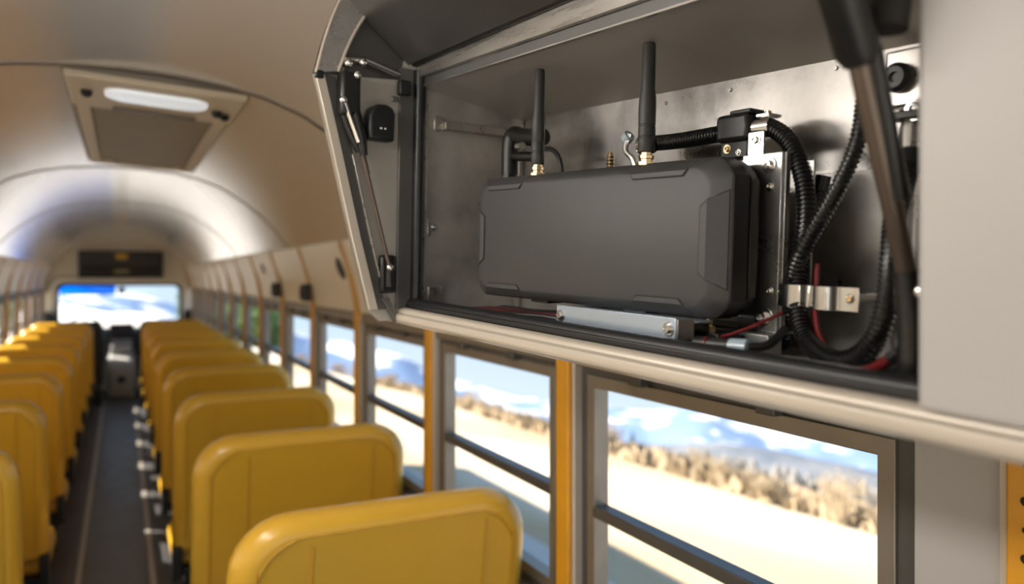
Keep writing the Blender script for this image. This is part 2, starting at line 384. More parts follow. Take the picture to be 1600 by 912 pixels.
# ------------------------------------------------------------------ bus shell
Y0, Y1 = -1.15, 13.3
# floor
fl = struct(obj('floor', G().box(-1.02, 1.02, Y0, Y1, -.06, 0), M['floor']))
obj('aisle_mat', G().box(-.30, .25, Y0, 11.6, 0, .006), M['floor'], fl, .002)
g = G(); 
for x, nm in ((-.222, 'l'), (.162, 'r')):
    obj('aisle_strip', G().box(x - .014, x + .014, Y0, 11.6, .006, .012), M['stripe'], fl, .002)
# ceiling: arched panels with a joint strip between them
PROF = [(.914, 1.91), (.86, 1.995), (.75, 2.11), (.64, 2.195), (.52, 2.268), (.40, 2.312), (.27, 2.338), (.13, 2.352), (0, 2.356)]
PR = PROF + [(-x, z) for x, z in PROF[-2::-1]]
def arch(g, y0, y1, lo, hi, pr=PR):
    poly = [(x, z + hi) for x, z in pr] + [(x, z + lo) for x, z in pr[::-1]]
    n = len(pr)
    for a, b in zip(range(n - 1), range(1, n)):
        q = [pr[a], pr[b]]
    vs = []
    for y in (y0, y1):
        vs += [(x, y, z + lo) for x, z in pr] + [(x, y, z + hi) for x, z in pr]
    fs = []
    for i in range(n - 1):
        fs += [(i, i+1, 2*n+i+1, 2*n+i), (n+i, n+i+1, 3*n+i+1, 3*n+i), (i, i+1, n+i+1, n+i), (2*n+i, 2*n+i+1, 3*n+i+1, 3*n+i)]
    fs += [(0, 2*n, 3*n, n), (n-1, 3*n-1, 4*n-1, 2*n-1)]
    g.add(vs, fs)
    return g
seams = [Y0, .20, 2.52, 4.84, 7.16, 9.48, 11.8, Y1]
ce = struct(obj('ceiling', arch(G(), Y0, Y1, .02, .06), M['cream'], angle=30))
for a, b in zip(seams, seams[1:]): obj('roof_panel', arch(G(), a + .003, b - .003, 0, .02), M['ceiling'], ce, angle=30)
for s in seams[1:-1]: obj('joint_strip', arch(G(), s - .014, s + .014, -.004, .0), M['seam'], ce, angle=30)

ZS, ZM, ZT, ZH = .90, 1.185, 1.4975, 1.57
posts_r = [-1.1, -.45, .545, 1.655] + [1.655 + .95*k for k in range(1, 13)]
posts_l = [-1.1, -.6, .35, 1.3] + [1.3 + .95*k for k in range(1, 13)]
wn = [0]
def side(s, posts, name):
    X = lambda a, b: (a, b) if s > 0 else (-b, -a)
    wall = struct(obj(name, G().box(*X(1.02, 1.06), Y0, Y1, 0, ZS), M['cream'], bevel=0))
    obj('header_rail', G().box(*X(.995, 1.06), Y0, Y1, ZT + .03, ZH), M['bronze'], wall, .004)
    obj('window_sill', G().box(*X(.985, 1.06), Y0, Y1, ZS - .03, ZS), M['bronze'], wall, .004)
    # dark curved cant rail that carries the roof
    obj('cant_rail', G().prism([(s*1.02, ZH), (s*1.06, ZH), (s*.96, 1.93), (s*.914, 1.93)], 1, Y0, Y1), M['cream'], wall)
    for i, p in enumerate(posts):
        if p > Y1 - .02: continue
        post = obj('window_post', G().box(*X(.980, 1.05), p - .03, p + .03, .05, ZH + .01), M['yellow'], wall, .005)
        if s > 0 and i == 2:
            for zz in (1.52, 1.475, 1.44, 1.405, 1.36, 1.32, 1.28, 1.10):
                obj('rivet_hole', G().cyl((.9805, p + .004, zz), (.978, p + .004, zz), .006 if zz in (1.475, 1.405) else .004, n=10), M['hole'], post)
        for q in (-1, 1):
            obj('post_flange', G().box(*X(.990, 1.05), p + q*.031, p + q*.044, .05, ZH), M['sill'], wall, .003)
        rb = [(.985, ZH), (.962, 1.70), (.938, 1.80), (.915, 1.865), (.90, 1.902)]
        g = G(); vs = []
        for x, z in rb:
            for dx in (0, .022):
                for dy in (-.028, .028): vs.append((s*(x + dx), p + dy, z))
        fs = []
        for k in range(len(rb) - 1):
            b = 4*k; fs += [(b, b+1, b+5, b+4), (b+2, b+3, b+7, b+6), (b, b+2, b+6, b+4), (b+1, b+3, b+7, b+5)]
        obj('roof_rib', g.add(vs, fs + [(0,1,3,2), (16,17,19,18)]), M['rib'], wall)
    edges = posts + [Y1]
    for a, b in zip(edges, edges[1:]):
        if b - a < .3: continue
        # curved cream panel above the window, in two steps
        pr = [(1.0, ZH + .005), (.985, 1.66), (.965, 1.74), (.935, 1.82), (.905, 1.912)]
        vs = [(s*(x + d), y, z) for y in (a + .03, b - .03) for d in (0, .012) for x, z in pr]; n = 5; fs = []
        for i in range(n - 1): fs += [(i, i+1, 2*n+i+1, 2*n+i), (n+i, n+i+1, 3*n+i+1, 3*n+i)]
        fs += [(0, n, 3*n, 2*n), (n-1, 2*n-1, 4*n-1, 3*n-1)]
        obj('overhead_panel', G().add(vs, fs), M['cream'], wall, angle=25)
        lo, hi = a + .044, b - .044
        if s > 0 and abs(a - .545) < .01:                 # blank white panel behind the open compartment
            obj('blank_panel', G().box(1.0, 1.05, lo, .712, ZS, ZH), M['white'], wall, .003)
            lo = .712
        if s > 0 and a < .5: lo += .0
        wn[0] += 1
        win = struct(obj('window_%d' % wn[0], frame_g(s, lo, hi, .036, 1.012, 1.055), M['darkframe'], bevel=.003))
        ins = frame_g(s, lo + .034, hi - .034, .030, 1.006, 1.048, ZS + .02, ZT + .014)
        obj('inner_frame', ins, M['bronze'], win, .002)
        obj('meeting_rail', G().box(*X(1.006, 1.044), lo + .056, hi - .056, ZM - .014, ZM + .014), M['darkframe'], win, .003)
        obj('upper_pane', G().box(*X(1.026, 1.031), lo + .045, hi - .045, ZM, ZT), M['glass'], win)
        obj('lower_pane', G().box(*X(1.034, 1.039), lo + .045, hi - .045, ZS + .02, ZM), M['glass'], win)
        for q in (.3, .72):
            yy = lo + (hi - lo) * q
            obj('latch', G().box(*X(.985, 1.012), yy - .022, yy + .022, ZT + .012, ZT + .034), M['darkframe'], win, .003)
def frame_g(s, lo, hi, t, xa, xb, z0=ZS, z1=ZT + .035):
    X = (xa, xb) if s > 0 else (-xb, -xa); g = G()
    # one rectangular ring
    o = [(lo, z0), (hi, z0), (hi, z1), (lo, z1)]; i = [(lo+t, z0+t), (hi-t, z0+t), (hi-t, z1-t), (lo+t, z1-t)]
    vs = [(x, y, z) for x in X for y, z in o + i]; fs = []
    for k in range(4):
        k2 = (k+1) % 4
        fs += [(k, k2, 4+k2, 4+k), (8+k, 8+k2, 12+k2, 12+k), (k, k2, 8+k2, 8+k), (4+k, 4+k2, 12+k2, 12+k)]
    return g.add(vs, fs)
side(1, posts_r, 'wall_right'); side(-1, posts_l, 'wall_left')

# unseen rear wall behind the camera: wide open doorway added to let daylight in
def bulkhead(y, t, opens, zlow=0):
    # vertical strips between x breakpoints with openings cut out
    full = [(1.04, 1.5)] + PROF
    def top(x):
        x = abs(x); P = sorted([(1.06, 1.5), (1.0, 1.62)] + PROF)
        for (x0, z0), (x1, z1) in zip(P, P[1:]):
            if x0 <= x <= x1: return z0 + (z1 - z0) * (x - x0) / (x1 - x0) + .03
        return 1.5
    xs = sorted(set([-1.05, 1.05, 0] + [v for o in opens for v in o[:2]] + [q*k for k, _ in PROF for q in (-1, 1)]))
    g = G()
    for a, b in zip(xs, xs[1:]):
        cuts = [(zlow, None)]; ops = sorted((o[2], o[3]) for o in opens if o[0] <= a + 1e-6 and o[1] >= b - 1e-6)
        z = zlow; segs = []
        for z0, z1 in ops: segs.append((z, z0)); z = z1
        for z0, z1 in segs:
            if z1 - z0 > .001: g.box(a, b, y, y + t, z0, z1)
        g.add([(a,y,z),(b,y,z),(b,y+t,z),(a,y+t,z),(a,y,top(a)),(b,y,top(b)),(b,y+t,top(b)),(a,y+t,top(a))], [(0,3,2,1),(4,5,6,7),(0,1,5,4),(1,2,6,5),(2,3,7,6),(3,0,4,7)])
    return g
wr = struct(obj('wall_rear', bulkhead(Y0 - .05, .05, [(-.86, .86, .04, 1.93)]), M['cream'], angle=20))
obj('door_frame', G().box(-.90, -.86, Y0 - .07, Y0 + .01, .02, 1.95), M['bronze'], wr, .004); obj('door_frame', G().box(.86, .90, Y0 - .07, Y0 + .01, .02, 1.95), M['bronze'], wr, .004); obj('door_frame', G().box(-.90, .90, Y0 - .07, Y0 + .01, 1.93, 1.97), M['bronze'], wr, .004)
# front bulkhead with windshield
WS = (-.85, .83, .93, 1.60)
wf = struct(obj('wall_front', bulkhead(Y1, .08, [WS]), M['cream'], angle=20))
def ring_xz(w0, y0, y1, inset, r):
    a, b, c, d = w0; W_ = b - a; H_ = d - c; cx = (a + b) / 2
    o = [(cx + u, c + v) for u, v in rrect(W_, H_, r, r, 5)]
    i = [(cx + u, c + inset + v) for u, v in rrect(W_ - 2*inset, H_ - 2*inset, r, r, 5)]
    return G().rings([[Vector((x, y0, z)) for x, z in o], [Vector((x, y0, z)) for x, z in i], [Vector((x, y1, z)) for x, z in i], [Vector((x, y1, z)) for x, z in o]], closed=True)
ws = struct(obj('window_%d' % (wn[0] + 1), ring_xz((-.87, .85, .91, 1.62), Y1 - .03, Y1 + .05, .035, .1), M['rubber']))
obj('windshield_trim', ring_xz((-.95, .93, .83, 1.70), Y1 - .05, Y1 - .005, .07, .13), M['cream'], ws)
obj('windshield_glass', G().box(-.85, .83, Y1 + .02, Y1 + .026, .93, 1.6), M['glass'], ws)

# ------------------------------------------------------------------ roof hatch
h = empty('roof_hatch', (.105, 3.56, 2.352)); h.rotation_euler = (0, .053, 0)
tag(h, 'beige roof hatch with an olive lid and white lens on the ceiling', 'hatch')
hz = -.028
def hb(nm, x0, x1, y0, y1, z0, z1, m, bev=.004): return obj(nm, G().box(x0, x1, y0, y1, z0, z1), m, h, bev)
hb('rim', -.245, -.20, -.99, .99, hz, -.002, M['hatch']); hb('rim', .20, .245, -.99, .99, hz, -.002, M['hatch'])
hb('rim', -.2, .2, .93, .99, hz, -.002, M['hatch'])
hb('rear_plate', -.255, .255, -1.0, -.56, hz - .008, -.002, M['hatch'], .008)
hb('gasket', -.262, -.245, -1.0, 1.0, hz + .01, .0, M['seam']); hb('gasket', .245, .262, -1.0, 1.0, hz + .01, .0, M['seam']); hb('gasket', -.262, .262, -1.015, -1.0, hz + .01, 0, M['seam'])
lidp = hb('lid', -.2, .2, -.56, .93, -.020, -.006, M['hatchp'])
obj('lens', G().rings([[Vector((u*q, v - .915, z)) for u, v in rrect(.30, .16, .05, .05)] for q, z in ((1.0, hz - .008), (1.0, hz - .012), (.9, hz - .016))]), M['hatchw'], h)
obj('grab_lip', G().box(-.13, .13, -.63, -.60, hz - .024, hz - .01), M['seam'], h, .004)
for x, y in ((-.20, -.83), (.185, -.78), (.215, -.74)): obj('latch_knob', G().lathe([(.017, 0), (.017, .012), (.008, .02)], (x, y, hz - .01), (0, 0, -1), 12), M['black'], h)
for x in (-.16, .16): obj('corner_catch', G().box(x - .02, x + .02, .84, .88, -.030, -.020), M['hatch'], h, .003)

# unseen fill lamps added on the left roof curve to brighten the compartment
lens_m = bpy.data.materials.new('fill_lamp_lens'); lens_m.use_nodes = True
p_ = lens_m.node_tree.nodes['Principled BSDF']; p_.inputs['Emission Color'].default_value = (1, .93, .85, 1); p_.inputs['Emission Strength'].default_value = 13.5
for y_, lb in ((.70, 'added fill lamp on the left roof curve nearer the rear door'), (1.45, 'added fill lamp on the left roof curve nearer the seats')):
    o = empty('fill_lamp', (-.60, y_, 2.205)); tag(o, lb, 'added fill lamp', 'added fill lamps on the left roof curve'); o.rotation_euler = (0, -.52, 0)
    obj('bezel', G().box(-.09, .09, -.32, .32, -.03, 0), M['white'], o, .01); obj('lens', G().box(-.07, .07, -.30, .30, -.042, -.03), lens_m, o, .006)

# ------------------------------------------------------------------ bench seats
def make_seat():
    r = empty('bench_seat'); W_ = .76
    # backrest: rounded slab, rear face towards -Y
    rings = []
    for dy, ins in ((-.052, .062), (-.058, .045), (-.052, .028), (-.035, .010), (-.012, 0), (.02, 0), (.045, .012), (.058, .035), (.062, .07)):
        rings.append([Vector((u * (W_ - 2*ins) / W_, 0, v)) for u, v in rrect(W_, .78 - 2*ins, .14 - ins*.5, .04)])
        for p in rings[-1]:
            lean = (p.z + ins) * -.16
            p.z += ins + .41; p.y = dy + lean + .06
    # rows go to local X = width
    bk = obj('backrest', G().rings(rings), M['vinyl'], r, angle=60)
    pth = []
    for u, v in rrect(W_ - .11, .69, .115, .03)[6:22]:
        z = v + .045 + .41; pth.append(Vector((u, -.056 + (z - .41)*-.16 + .06, z)))
    obj('piping', G().tube(smooth_path(pth, .02), .004, 6), M['piping'], bk)
    for u in (-.2, .245):
        obj('stitch_seam', G().tube([(u, -.0555 + (z - .41)*-.16 + .06, z) for z in (.52, .7, .9, 1.05, 1.12)], .0022, 5), M['piping'], bk)
    # cushion
    rc = []
    for dz, ins in ((0, .03), (.015, .008), (.04, 0), (.08, 0), (.11, .012), (.125, .04)):
        rc.append([Vector((u * (W_ - 2*ins) / W_, v * (.46 - 2*ins) / .46 + ins + .06, .34 + dz)) for u, v in rrect(W_, .46, .07, .03)])
    obj('cushion', G().rings(rc), M['vinyl'], r, angle=60)
    pan = obj('seat_pan', G().box(-.34, .34, .03, .50, .31, .345), M['black'], r, .004)
    for x in (-.29, .29):
        for y in (.08, .46):
            obj('leg', G().cyl((x, y, .0), (x, y, .32), .016, n=10), M['black'], pan)
    for x in (-.36, .36): obj('hinge_bracket', G().box(x - .022, x + .022, -.02, .10, .30, .46), M['black'], r, .006)
    return r
ORD = ['first', 'second', 'third', 'fourth', 'fifth', 'sixth', 'seventh', 'eighth', 'ninth', 'tenth']
proto = make_seat(); first = True
yr = [1.87, 2.86, 3.93, 5.05] + [5.05 + 1.09*k for k in range(1, 6)]
yl = [3.05 + 1.06*k for k in range(8)]
for s, ylist, nm in ((1, yr, 'right'), (-1, yl, 'left')):
    for k, yy in enumerate(ylist):
        o = proto if first else dup(proto); first = False
        o.location = (.596 if s > 0 else -.636, yy + .04, 0); o.scale = (1, 1, 1) if s > 0 else (.88, 1, 1)
        where = 'by the windows right of the aisle' if s > 0 else 'left of the aisle'
        tag(o, 'yellow vinyl bench seat %s, %s row from the camera' % (where, ORD[k]), 'bench seat', 'yellow bench seats on the %s' % nm)

# ------------------------------------------------------------------ front of the bus
o = empty('destination_box', (0, Y1, 1.7)); tag(o, 'dark sign box with small yellow plates above the windshield', 'sign box')
obj('housing', G().box(-.58, .58, -.14, 0, .01, .42), M['dash'], o, .012)
obj('access_panel', G().box(-.54, .54, -.15, -.14, .04, .2), M['hole'], o, .004); obj('access_panel', G().box(-.54, .54, -.15, -.14, .22, .39), M['dash'], o, .004)
obj('plate', G().box(-.08, .08, -.158, -.15, .30, .38), M['label'], o, .003); obj('plate', G().box(-.1, .1, -.158, -.15, .08, .14), M['hatchp'], o, .003)
o = empty('rearview_mirror', (0, Y1 - .08, 1.56)); tag(o, 'small black mirror hanging at the top of the windshield', 'mirror')
obj('stem', G().cyl((0, .06, .04), (0, 0, -.03), .01, n=8), M['black'], o); obj('mirror_body', G().box(-.05, .05, -.02, .01, -.09, .0), M['black'], o, .01)
o = obj('sun_visor', G().box(-.40, .34, -.003, .003, -.15, 0), M['tint'], bevel=.001); o.location = (-.42, Y1 - .10, 1.605); tag(o, 'translucent blue sun visor along the left of the windshield top', 'visor')
o = empty('dashboard', (0, Y1 - .35, .5)); tag(o, 'charcoal dashboard running below the windshield', 'dashboard')
obj('shell', G().prism([(0, 0), (.3, 0), (.3, .42), (.12, .42), (0, .3)], 0, -.95, .95), M['dash'], o, .02)
obj('gauge_cluster', G().prism([(-.05, .30), (.1, .30), (.1, .52), (.02, .52)], 0, -.16, .16), M['dash'], o, .015)
obj('center_panel', G().box(-.14, .14, -.03, .0, .08, .29), M['consol'], o, .008)
o = empty('engine_cover', (0, Y1 - 1.0, 0)); tag(o, 'pale grey engine cover at the end of the aisle', 'engine cover')
obj('cover', G().prism([(0, 0), (.7, 0), (.7, .62), (.35, .60), (.06, .5), (0, .4)], 0, -.17, .17), M['consol'], o, .03)
obj('vent', G().box(-.05, .05, -.004, .01, .22, .3), M['hole'], o, .002); obj('console_tray', G().box(-.14, .14, .3, .6, .6, .72), M['consol'], o, .015)
o = empty('steering_wheel', (-.48, Y1 - .5, .95)); tag(o, 'black steering wheel in front of the driver seat', 'steering wheel')
circ = [(.22*math.cos(a*math.pi/14), .22*math.sin(a*math.pi/14)*.35, .22*math.sin(a*math.pi/14)*.9) for a in range(29)]
obj('rim', G().tube(circ, .014, 8), M['black'], o); obj('hub', G().ball((0, .03, 0), .05, 10, 8, (1, .6, 1)), M['black'], o)
for a in (90, 210, 330):
    c_, s_ = math.cos(math.radians(a)), math.sin(math.radians(a)); obj('spoke', G().cyl((0, .02, 0), (.22*c_, .22*s_*.35, .22*s_*.9), .01, n=8), M['black'], o)
obj('column', G().cyl((0, .03, 0), (0, .3, -.3), .03, n=10), M['black'], o)
o = empty('driver_seat', (-.5, Y1 - 1.35, 0)); tag(o, 'black driver seat with a tall backrest at the front', 'driver seat')
obj('pedestal', G().box(-.18, .18, 0, .35, 0, .4), M['black'], o, .02); obj('seat_cushion', G().box(-.25, .25, -.05, .42, .4, .54), M['dash'], o, .04)
obj('backrest', G().rings([[Vector((u, d - v*.12, v + .5)) for u, v in rrect(.5 - i, .62 - i, .12, .04)] for d, i in ((-.06, .04), (-.04, 0), (.04, 0), (.06, .04))]), M['dash'], o, angle=60)
for s, nm in ((-1, 'left'), (1, 'right')):
    o = empty('crash_barrier', (s*.6, Y1 - 1.62, 0)); tag(o, 'black padded crash barrier in front of the %s seats' % nm, 'barrier', 'crash barriers')
    obj('pad', G().rings([[Vector((u, d, v + .28)) for u, v in rrect(.76 - i, .86 - i, .1, .04)] for d, i in ((-.03, .03), (-.015, 0), (.015, 0), (.03, .03))]), M['dash'], o, angle=60)
    for x in (-.32, .32): obj('post', G().cyl((x, 0, 0), (x, 0, .4), .018, n=8), M['black'], o)
    o = empty('dash_fan', (s*.97, Y1 - .14, 1.02)); tag(o, 'dark fan housing at the %s end of the windshield' % nm, 'fan', 'fans beside the windshield')
    obj('fan_guard', G().lathe([(.06, 0), (.10, .02), (.10, .06), (.05, .09)], (0, -.05, .1), (0, 1, 0), 14), M['dash'], o); obj('stand', G().cyl((0, .03, -.1), (0, 0, .05), .02, n=8), M['black'], o)
    o = empty('grab_rail', (s*.26, Y1 - 1.66, 0)); tag(o, 'black upright grab rail at the %s front of the aisle' % nm, 'rail', 'grab rails at the front')
    obj('rail', G().tube(smooth_path([(0, 0, 0), (0, 0, .5), (0, 0, .95), (s*.05, 0, 1.02), (s*.2, 0, 1.03)], .05), .015, 8), M['black'], o); obj('base_flange', G().cyl((0, 0, 0), (0, 0, .012), .035, n=12), M['black'], o)
# round speakers and dark lamps on the overhead panels
for x, y, z, rr, lb in ((.948, 3.70, 1.785, .05, 'black oval speaker on the cream panel beside the open compartment'), (.945, 5.95, 1.80, .04, 'small black speaker on the cream panel further forward'), (-.948, 6.6, 1.79, .045, 'small black speaker on the left overhead panel')):
    s = 1 if x > 0 else -1
    o = empty('wall_speaker', (x, y, z)); tag(o, lb, 'speaker', 'speakers on the overhead panels')
    obj('grille', G().lathe([(rr*.2, .012), (rr*.8, .01), (rr, 0), (rr, -.02)], (0, 0, 0), (-s, 0, -.35), 18), M['dash'], o); obj('bezel', G().lathe([(rr*1.12, -.018), (rr*1.12, .003), (rr, .006)], (0, 0, 0), (-s, 0, -.35), 18), M['black'], o)
for y, lb in ((4.505, 'small black box on the window post nearest the compartment'), (5.455, 'black box on the window post further forward')):
    o = empty('marker_box', (.955, y, 1.60)); tag(o, lb, 'box', 'boxes on the window posts')
    obj('body', G().box(-.03, .02, -.05, .05, 0, .1), M['dash'], o, .01); obj('cap', G().box(-.036, -.03, -.03, .03, .02, .08), M['hole'], o, .003)

# ------------------------------------------------------------------ overhead compartment
# compartment frame: x = towards the bus wall, y = forward along the compartment, z = up; the locker runs slightly skewed to the aisle
A = Vector((-.1015, .9939, .0427)).normalized(); B = Vector((A.y, -A.x, 0)).normalized(); Cz = B.cross(A)
OC = Vector((.4851, 1.3800, 1.6956))
CM = Matrix(((B.x, A.x, Cz.x, OC.x), (B.y, A.y, Cz.y, OC.y), (B.z, A.z, Cz.z, OC.z), (0, 0, 0, 1)))
def cthing(name, org, label, cat, group=None, rz=0.0):
    o = empty(name); o.matrix_world = CM @ Matrix.Translation(org) @ Matrix.Rotation(rz, 4, 'Z'); o['org'] = 0; del o['org']
    return tag(o, label, cat, group)
def screw(parent, pos, d, r, off=(0,0,0), name='screw', m='chrome', washer=True):
    d = Vector(d).normalized(); p = Vector(pos) - Vector(off)
    s_ = obj(name, G().lathe([(r*1.5, 0), (r*1.55, r*.25), (r*1.5, r*.35), (r*1.02, r*.36), (r, r*.9), (r*.85, r*1.05), (r*.5, r*1.05), (r*.45, r*.6), (r*.01, r*.6)] if washer else [(r, 0), (r, r*.5), (r*.8, r*.7), (r*.4, r*.7), (r*.38, r*.4), (r*.01, r*.4)], p, d, 14), M[m], parent, angle=30)
    return s_
cp = cthing('overhead_compartment', (0, 0, 0), 'open overhead metal compartment with raised lid holding the communication unit', 'compartment')
def cb(nm, x0, x1, y0, y1, z0, z1, m, bev=.0015, par=cp): return obj(nm, G().box(x0, x1, y0, y1, z0, z1), M[m], par, bev)
YR = -1.0
# inner shell
cb('back_panel', .240, .244, YR, 0, -.03, .375, 'galv', 0)
cb('lower_back_sheet', .2365, .240, YR, -.69, -.03, .214, 'galv2', .0008)
def quad_slab(nm, pts, t, m):      # pts: four (x,y,z) corners; thickness t upwards
    return obj(nm, G().add([Vector(p) for p in pts] + [Vector(p) + Vector((0, 0, t)) for p in pts], [(0,1,2,3),(7,6,5,4),(0,4,5,1),(1,5,6,2),(2,6,7,3),(3,7,4,0)]), M[m], cp, .0005)
quad_slab('top_panel', [(.014, 0, .409), (.014, YR, .383), (.244, YR, .350), (.244, 0, .369)], .003, 'soffit')
cb('bottom_panel', -.002, .244, YR, 0, -.034, -.012, 'soffit')
lw = cb('left_panel', .026, .244, -.003, 0, -.03, .412, 'galv2', 0)
cb('corner_angle', .228, .238, -.016, -.003, -.012, .372, 'alu', .001)
# front frame
def slant_bar(nm, x0, x1, z00, z01, z10, z11, m, bev=.001):
    return obj(nm, G().add([(x0,0,z00),(x1,0,z00),(x1,0,z01),(x0,0,z01),(x0,YR,z10),(x1,YR,z10),(x1,YR,z11),(x0,YR,z11)], [(0,1,2,3),(7,6,5,4),(0,4,5,1),(1,5,6,2),(2,6,7,3),(3,7,4,0)]), M[m], cp, bev)
slant_bar('front_frame_bar', .003, .012, .4235, .446, .402, .446, 'alu')
slant_bar('frame_return', .012, .016, .4085, .4235, .385, .402, 'pillar')
slant_bar('frame_bead', .010, .017, .4065, .4095, .382, .385, 'alu', .0008)
cb('frame_flange', .018, .026, -.010, 0, -.01, .425, 'alu')
for nm, path in (('rubber_seal', [(.001, YR, .001), (.001, -.004, .001)]), ('rubber_seal', [(.008, -.010, .0), (.008, -.010, .436)]), ('rubber_seal', [(-.002, -.004, .449), (-.002, YR, .449)])):
    obj(nm, G().tube(path, .0115 if path[0][2] < .01 else .006, 12), M['rubber'], cp)
obj('seal_lip', G().box(-.012, -.004, YR, .0, -.006, .0035), M['rubber'], cp, .002)
obj('seal_base', G().box(.006, .035, YR, -.003, -.012, .004), M['rubber'], cp, .002)
# sill below the opening
SILL = [(-.032, -.030), (-.034, -.024), (-.032, -.0165), (-.026, -.0145), (-.025, -.010), (-.021, -.0065), (-.012, -.0055), (-.010, -.012), (.35, -.034), (.35, -.046), (-.02, -.036)]
obj('front_sill', G().prism(SILL, 1, .055, -1.5), M['sill'], cp, .001, angle=50)
# end cheek
edge = [(-.083, -.008), (-.118, .12), (-.155, .27), (-.190, .405)]
upper = [(-.190, .405), (-.172, .475), (-.147, .54), (-.112, .595)]
obj('end_cheek', G().prism(edge + [(-.03, .415), (-.03, -.03), (-.06, -.03)], 1, 0, .012), M['cheek'], cp)
obj('end_plate', G().prism([(-.03, -.03), (-.03, .415), (.0, .55), (.24, .395), (.345, .25), (.345, -.034)], 1, 0, .012), M['cheek'], cp)
obj('end_cheek_shaded_top', G().prism(upper + [(.0, .55), (-.03, .415)], 1, 0, .012), M['lid'], cp)  # shade on the upper cheek put into its dark colour
def strip(nm, line, y0, y1, t, m, bev=.0008, dx=0):
    n = len(line); vs = [(x + d + dx, y, z) for d in (0, t) for y in (y0, y1) for x, z in line]
    fs = []
    for i in range(n - 1): fs += [(i, i+1, n+i+1, n+i), (2*n+i, 2*n+i+1, 3*n+i+1, 3*n+i), (i, i+1, 2*n+i+1, 2*n+i), (n+i, n+i+1, 3*n+i+1, 3*n+i)]
    fs += [(0, n, 3*n, 2*n), (n-1, 2*n-1, 4*n-1, 3*n-1)]
    return obj(nm, G().add(vs, fs), M[m], cp, bev, angle=30)
strip('cheek_flange', edge, -.008, .013, .016, 'sill')
strip('cheek_shade_strip', [(x + .016, z) for x, z in edge], -.006, -.0005, .020, 'lid')  # flat dark strip painted on the cheek for the shaded gap
strip('cheek_strip_lip', [(x + .033, z) for x, z in edge[:3]], -.010, -.0005, .003, 'alu')
inner = [(-.150, .412), (-.132, .462), (-.104, .515), (-.062, .572)]
obj('hood_band', G().prism(upper + inner[::-1], 1, -.010, .013), M['alu'], cp, .001)
for ln in (upper, inner): obj('flange_bead', G().tube(smooth_path([(x, -.010, z) for x, z in ln], .02), .0028, 8), M['sill'], cp)
obj('hinge_cover', G().box(-.192, -.176, -.013, -.004, .396, .410), M['rubber'], cp, .003)
cb('door_pillar', -.031, -.002, -.007, 0, -.008, .437, 'pillar')
obj('sill_tab', G().prism([(-.062, .012), (-.046, .012), (-.030, -.030), (-.036, -.034), (-.046, -.014)], 1, -.012, -.006), M['pillar'], cp, .001)
# raised lid
LID = [(.0, .452), (-.06, .492), (-.13, .548), (-.20, .612), (-.212, .622), (-.222, .61), (-.20, .592), (-.14, .532), (-.07, .476), (-.012, .438)]
ld = obj('lid', G().prism([(.0, .456), (-.10, .535), (-.20, .622), (-.212, .611), (-.11, .52), (-.012, .444)], 1, -.002, -1.4), M['lid'], cp, .002)
# closed neighbour door and blank fascia
dp = cthing('closed_compartment_door', (-.03, -1.25, -.008), 'plain white closed compartment door right of the opening', 'compartment door')
DO = (-.03, -1.25, -.008)
obj('door_panel', G().add([(x, y, z) for x in (-.034, -.012) for y, z in ((-.992, -.0085), (-1.5, -.0085), (-1.5, .5), (-.970, .5))], [(0,1,2,3),(7,6,5,4),(0,4,5,1),(1,5,6,2),(2,6,7,3),(3,7,4,0)]), M['white'], dp, .006, off=DO, seg=3)
obj('door_return', G().box(-.012, .03, -.985, -.992, .02, .44), M['pillar'], dp, .001, off=DO)
obj('door_seal', G().tube([(-.008, -.986, -.004), (-.008, -.986, .44)], .004, 8), M['rubber'], dp, off=DO)
# left panel hardware
rail = obj('panel_rail', G().box(.058, .215, -.020, -.003, .332, .347), M['alu'], cp, .001)
for x, z in ((.050, .352), (.050, .334), (.046, .018), (.060, .018), (.044, .146), (.183, .043), (.060, .343)): screw(cp, (x, -.003, z), (0, -1, 0), .0045, name='bolt')
cb('rail_bracket', .040, .060, -.008, -.003, .330, .356, 'alu'); cb('corner_gusset', .034, .062, -.009, -.003, .002, .034, 'alu'); cb('edge_clip', .030, .040, -.007, -.003, .13, .162, 'alu')
# right rear bracket with rubber stop
cb('stop_bracket', .216, .2365, -.80, -.90, .280, .345, 'alu', .003)
st = obj('rubber_stop', G().lathe([(.016, 0), (.017, .004), (.0165, .010), (.012, .014), (.006, .014), (.005, .010), (.0001, .010)], (.216, -.819, .312), (-1, 0, 0), 18), M['rubber'], cp)
obj('vent_tube', G().tube([(.215, -.836, -.01), (.215, -.836, .255), (.222, -.836, .275)], .013, 14), M['alu'], cp)
obj('tube_clip', G().box(.196, .2365, -.818, -.87, .262, .272), M['rubber'], cp, .002); screw(cp, (.205, -.845, .272), (-1, 0, 0), .008, name='bolt')
for y in (-.42, -.55, -.72): screw(cp, (.240, y, .345), (-1, 0, 0), .003, name='rivet', washer=False)

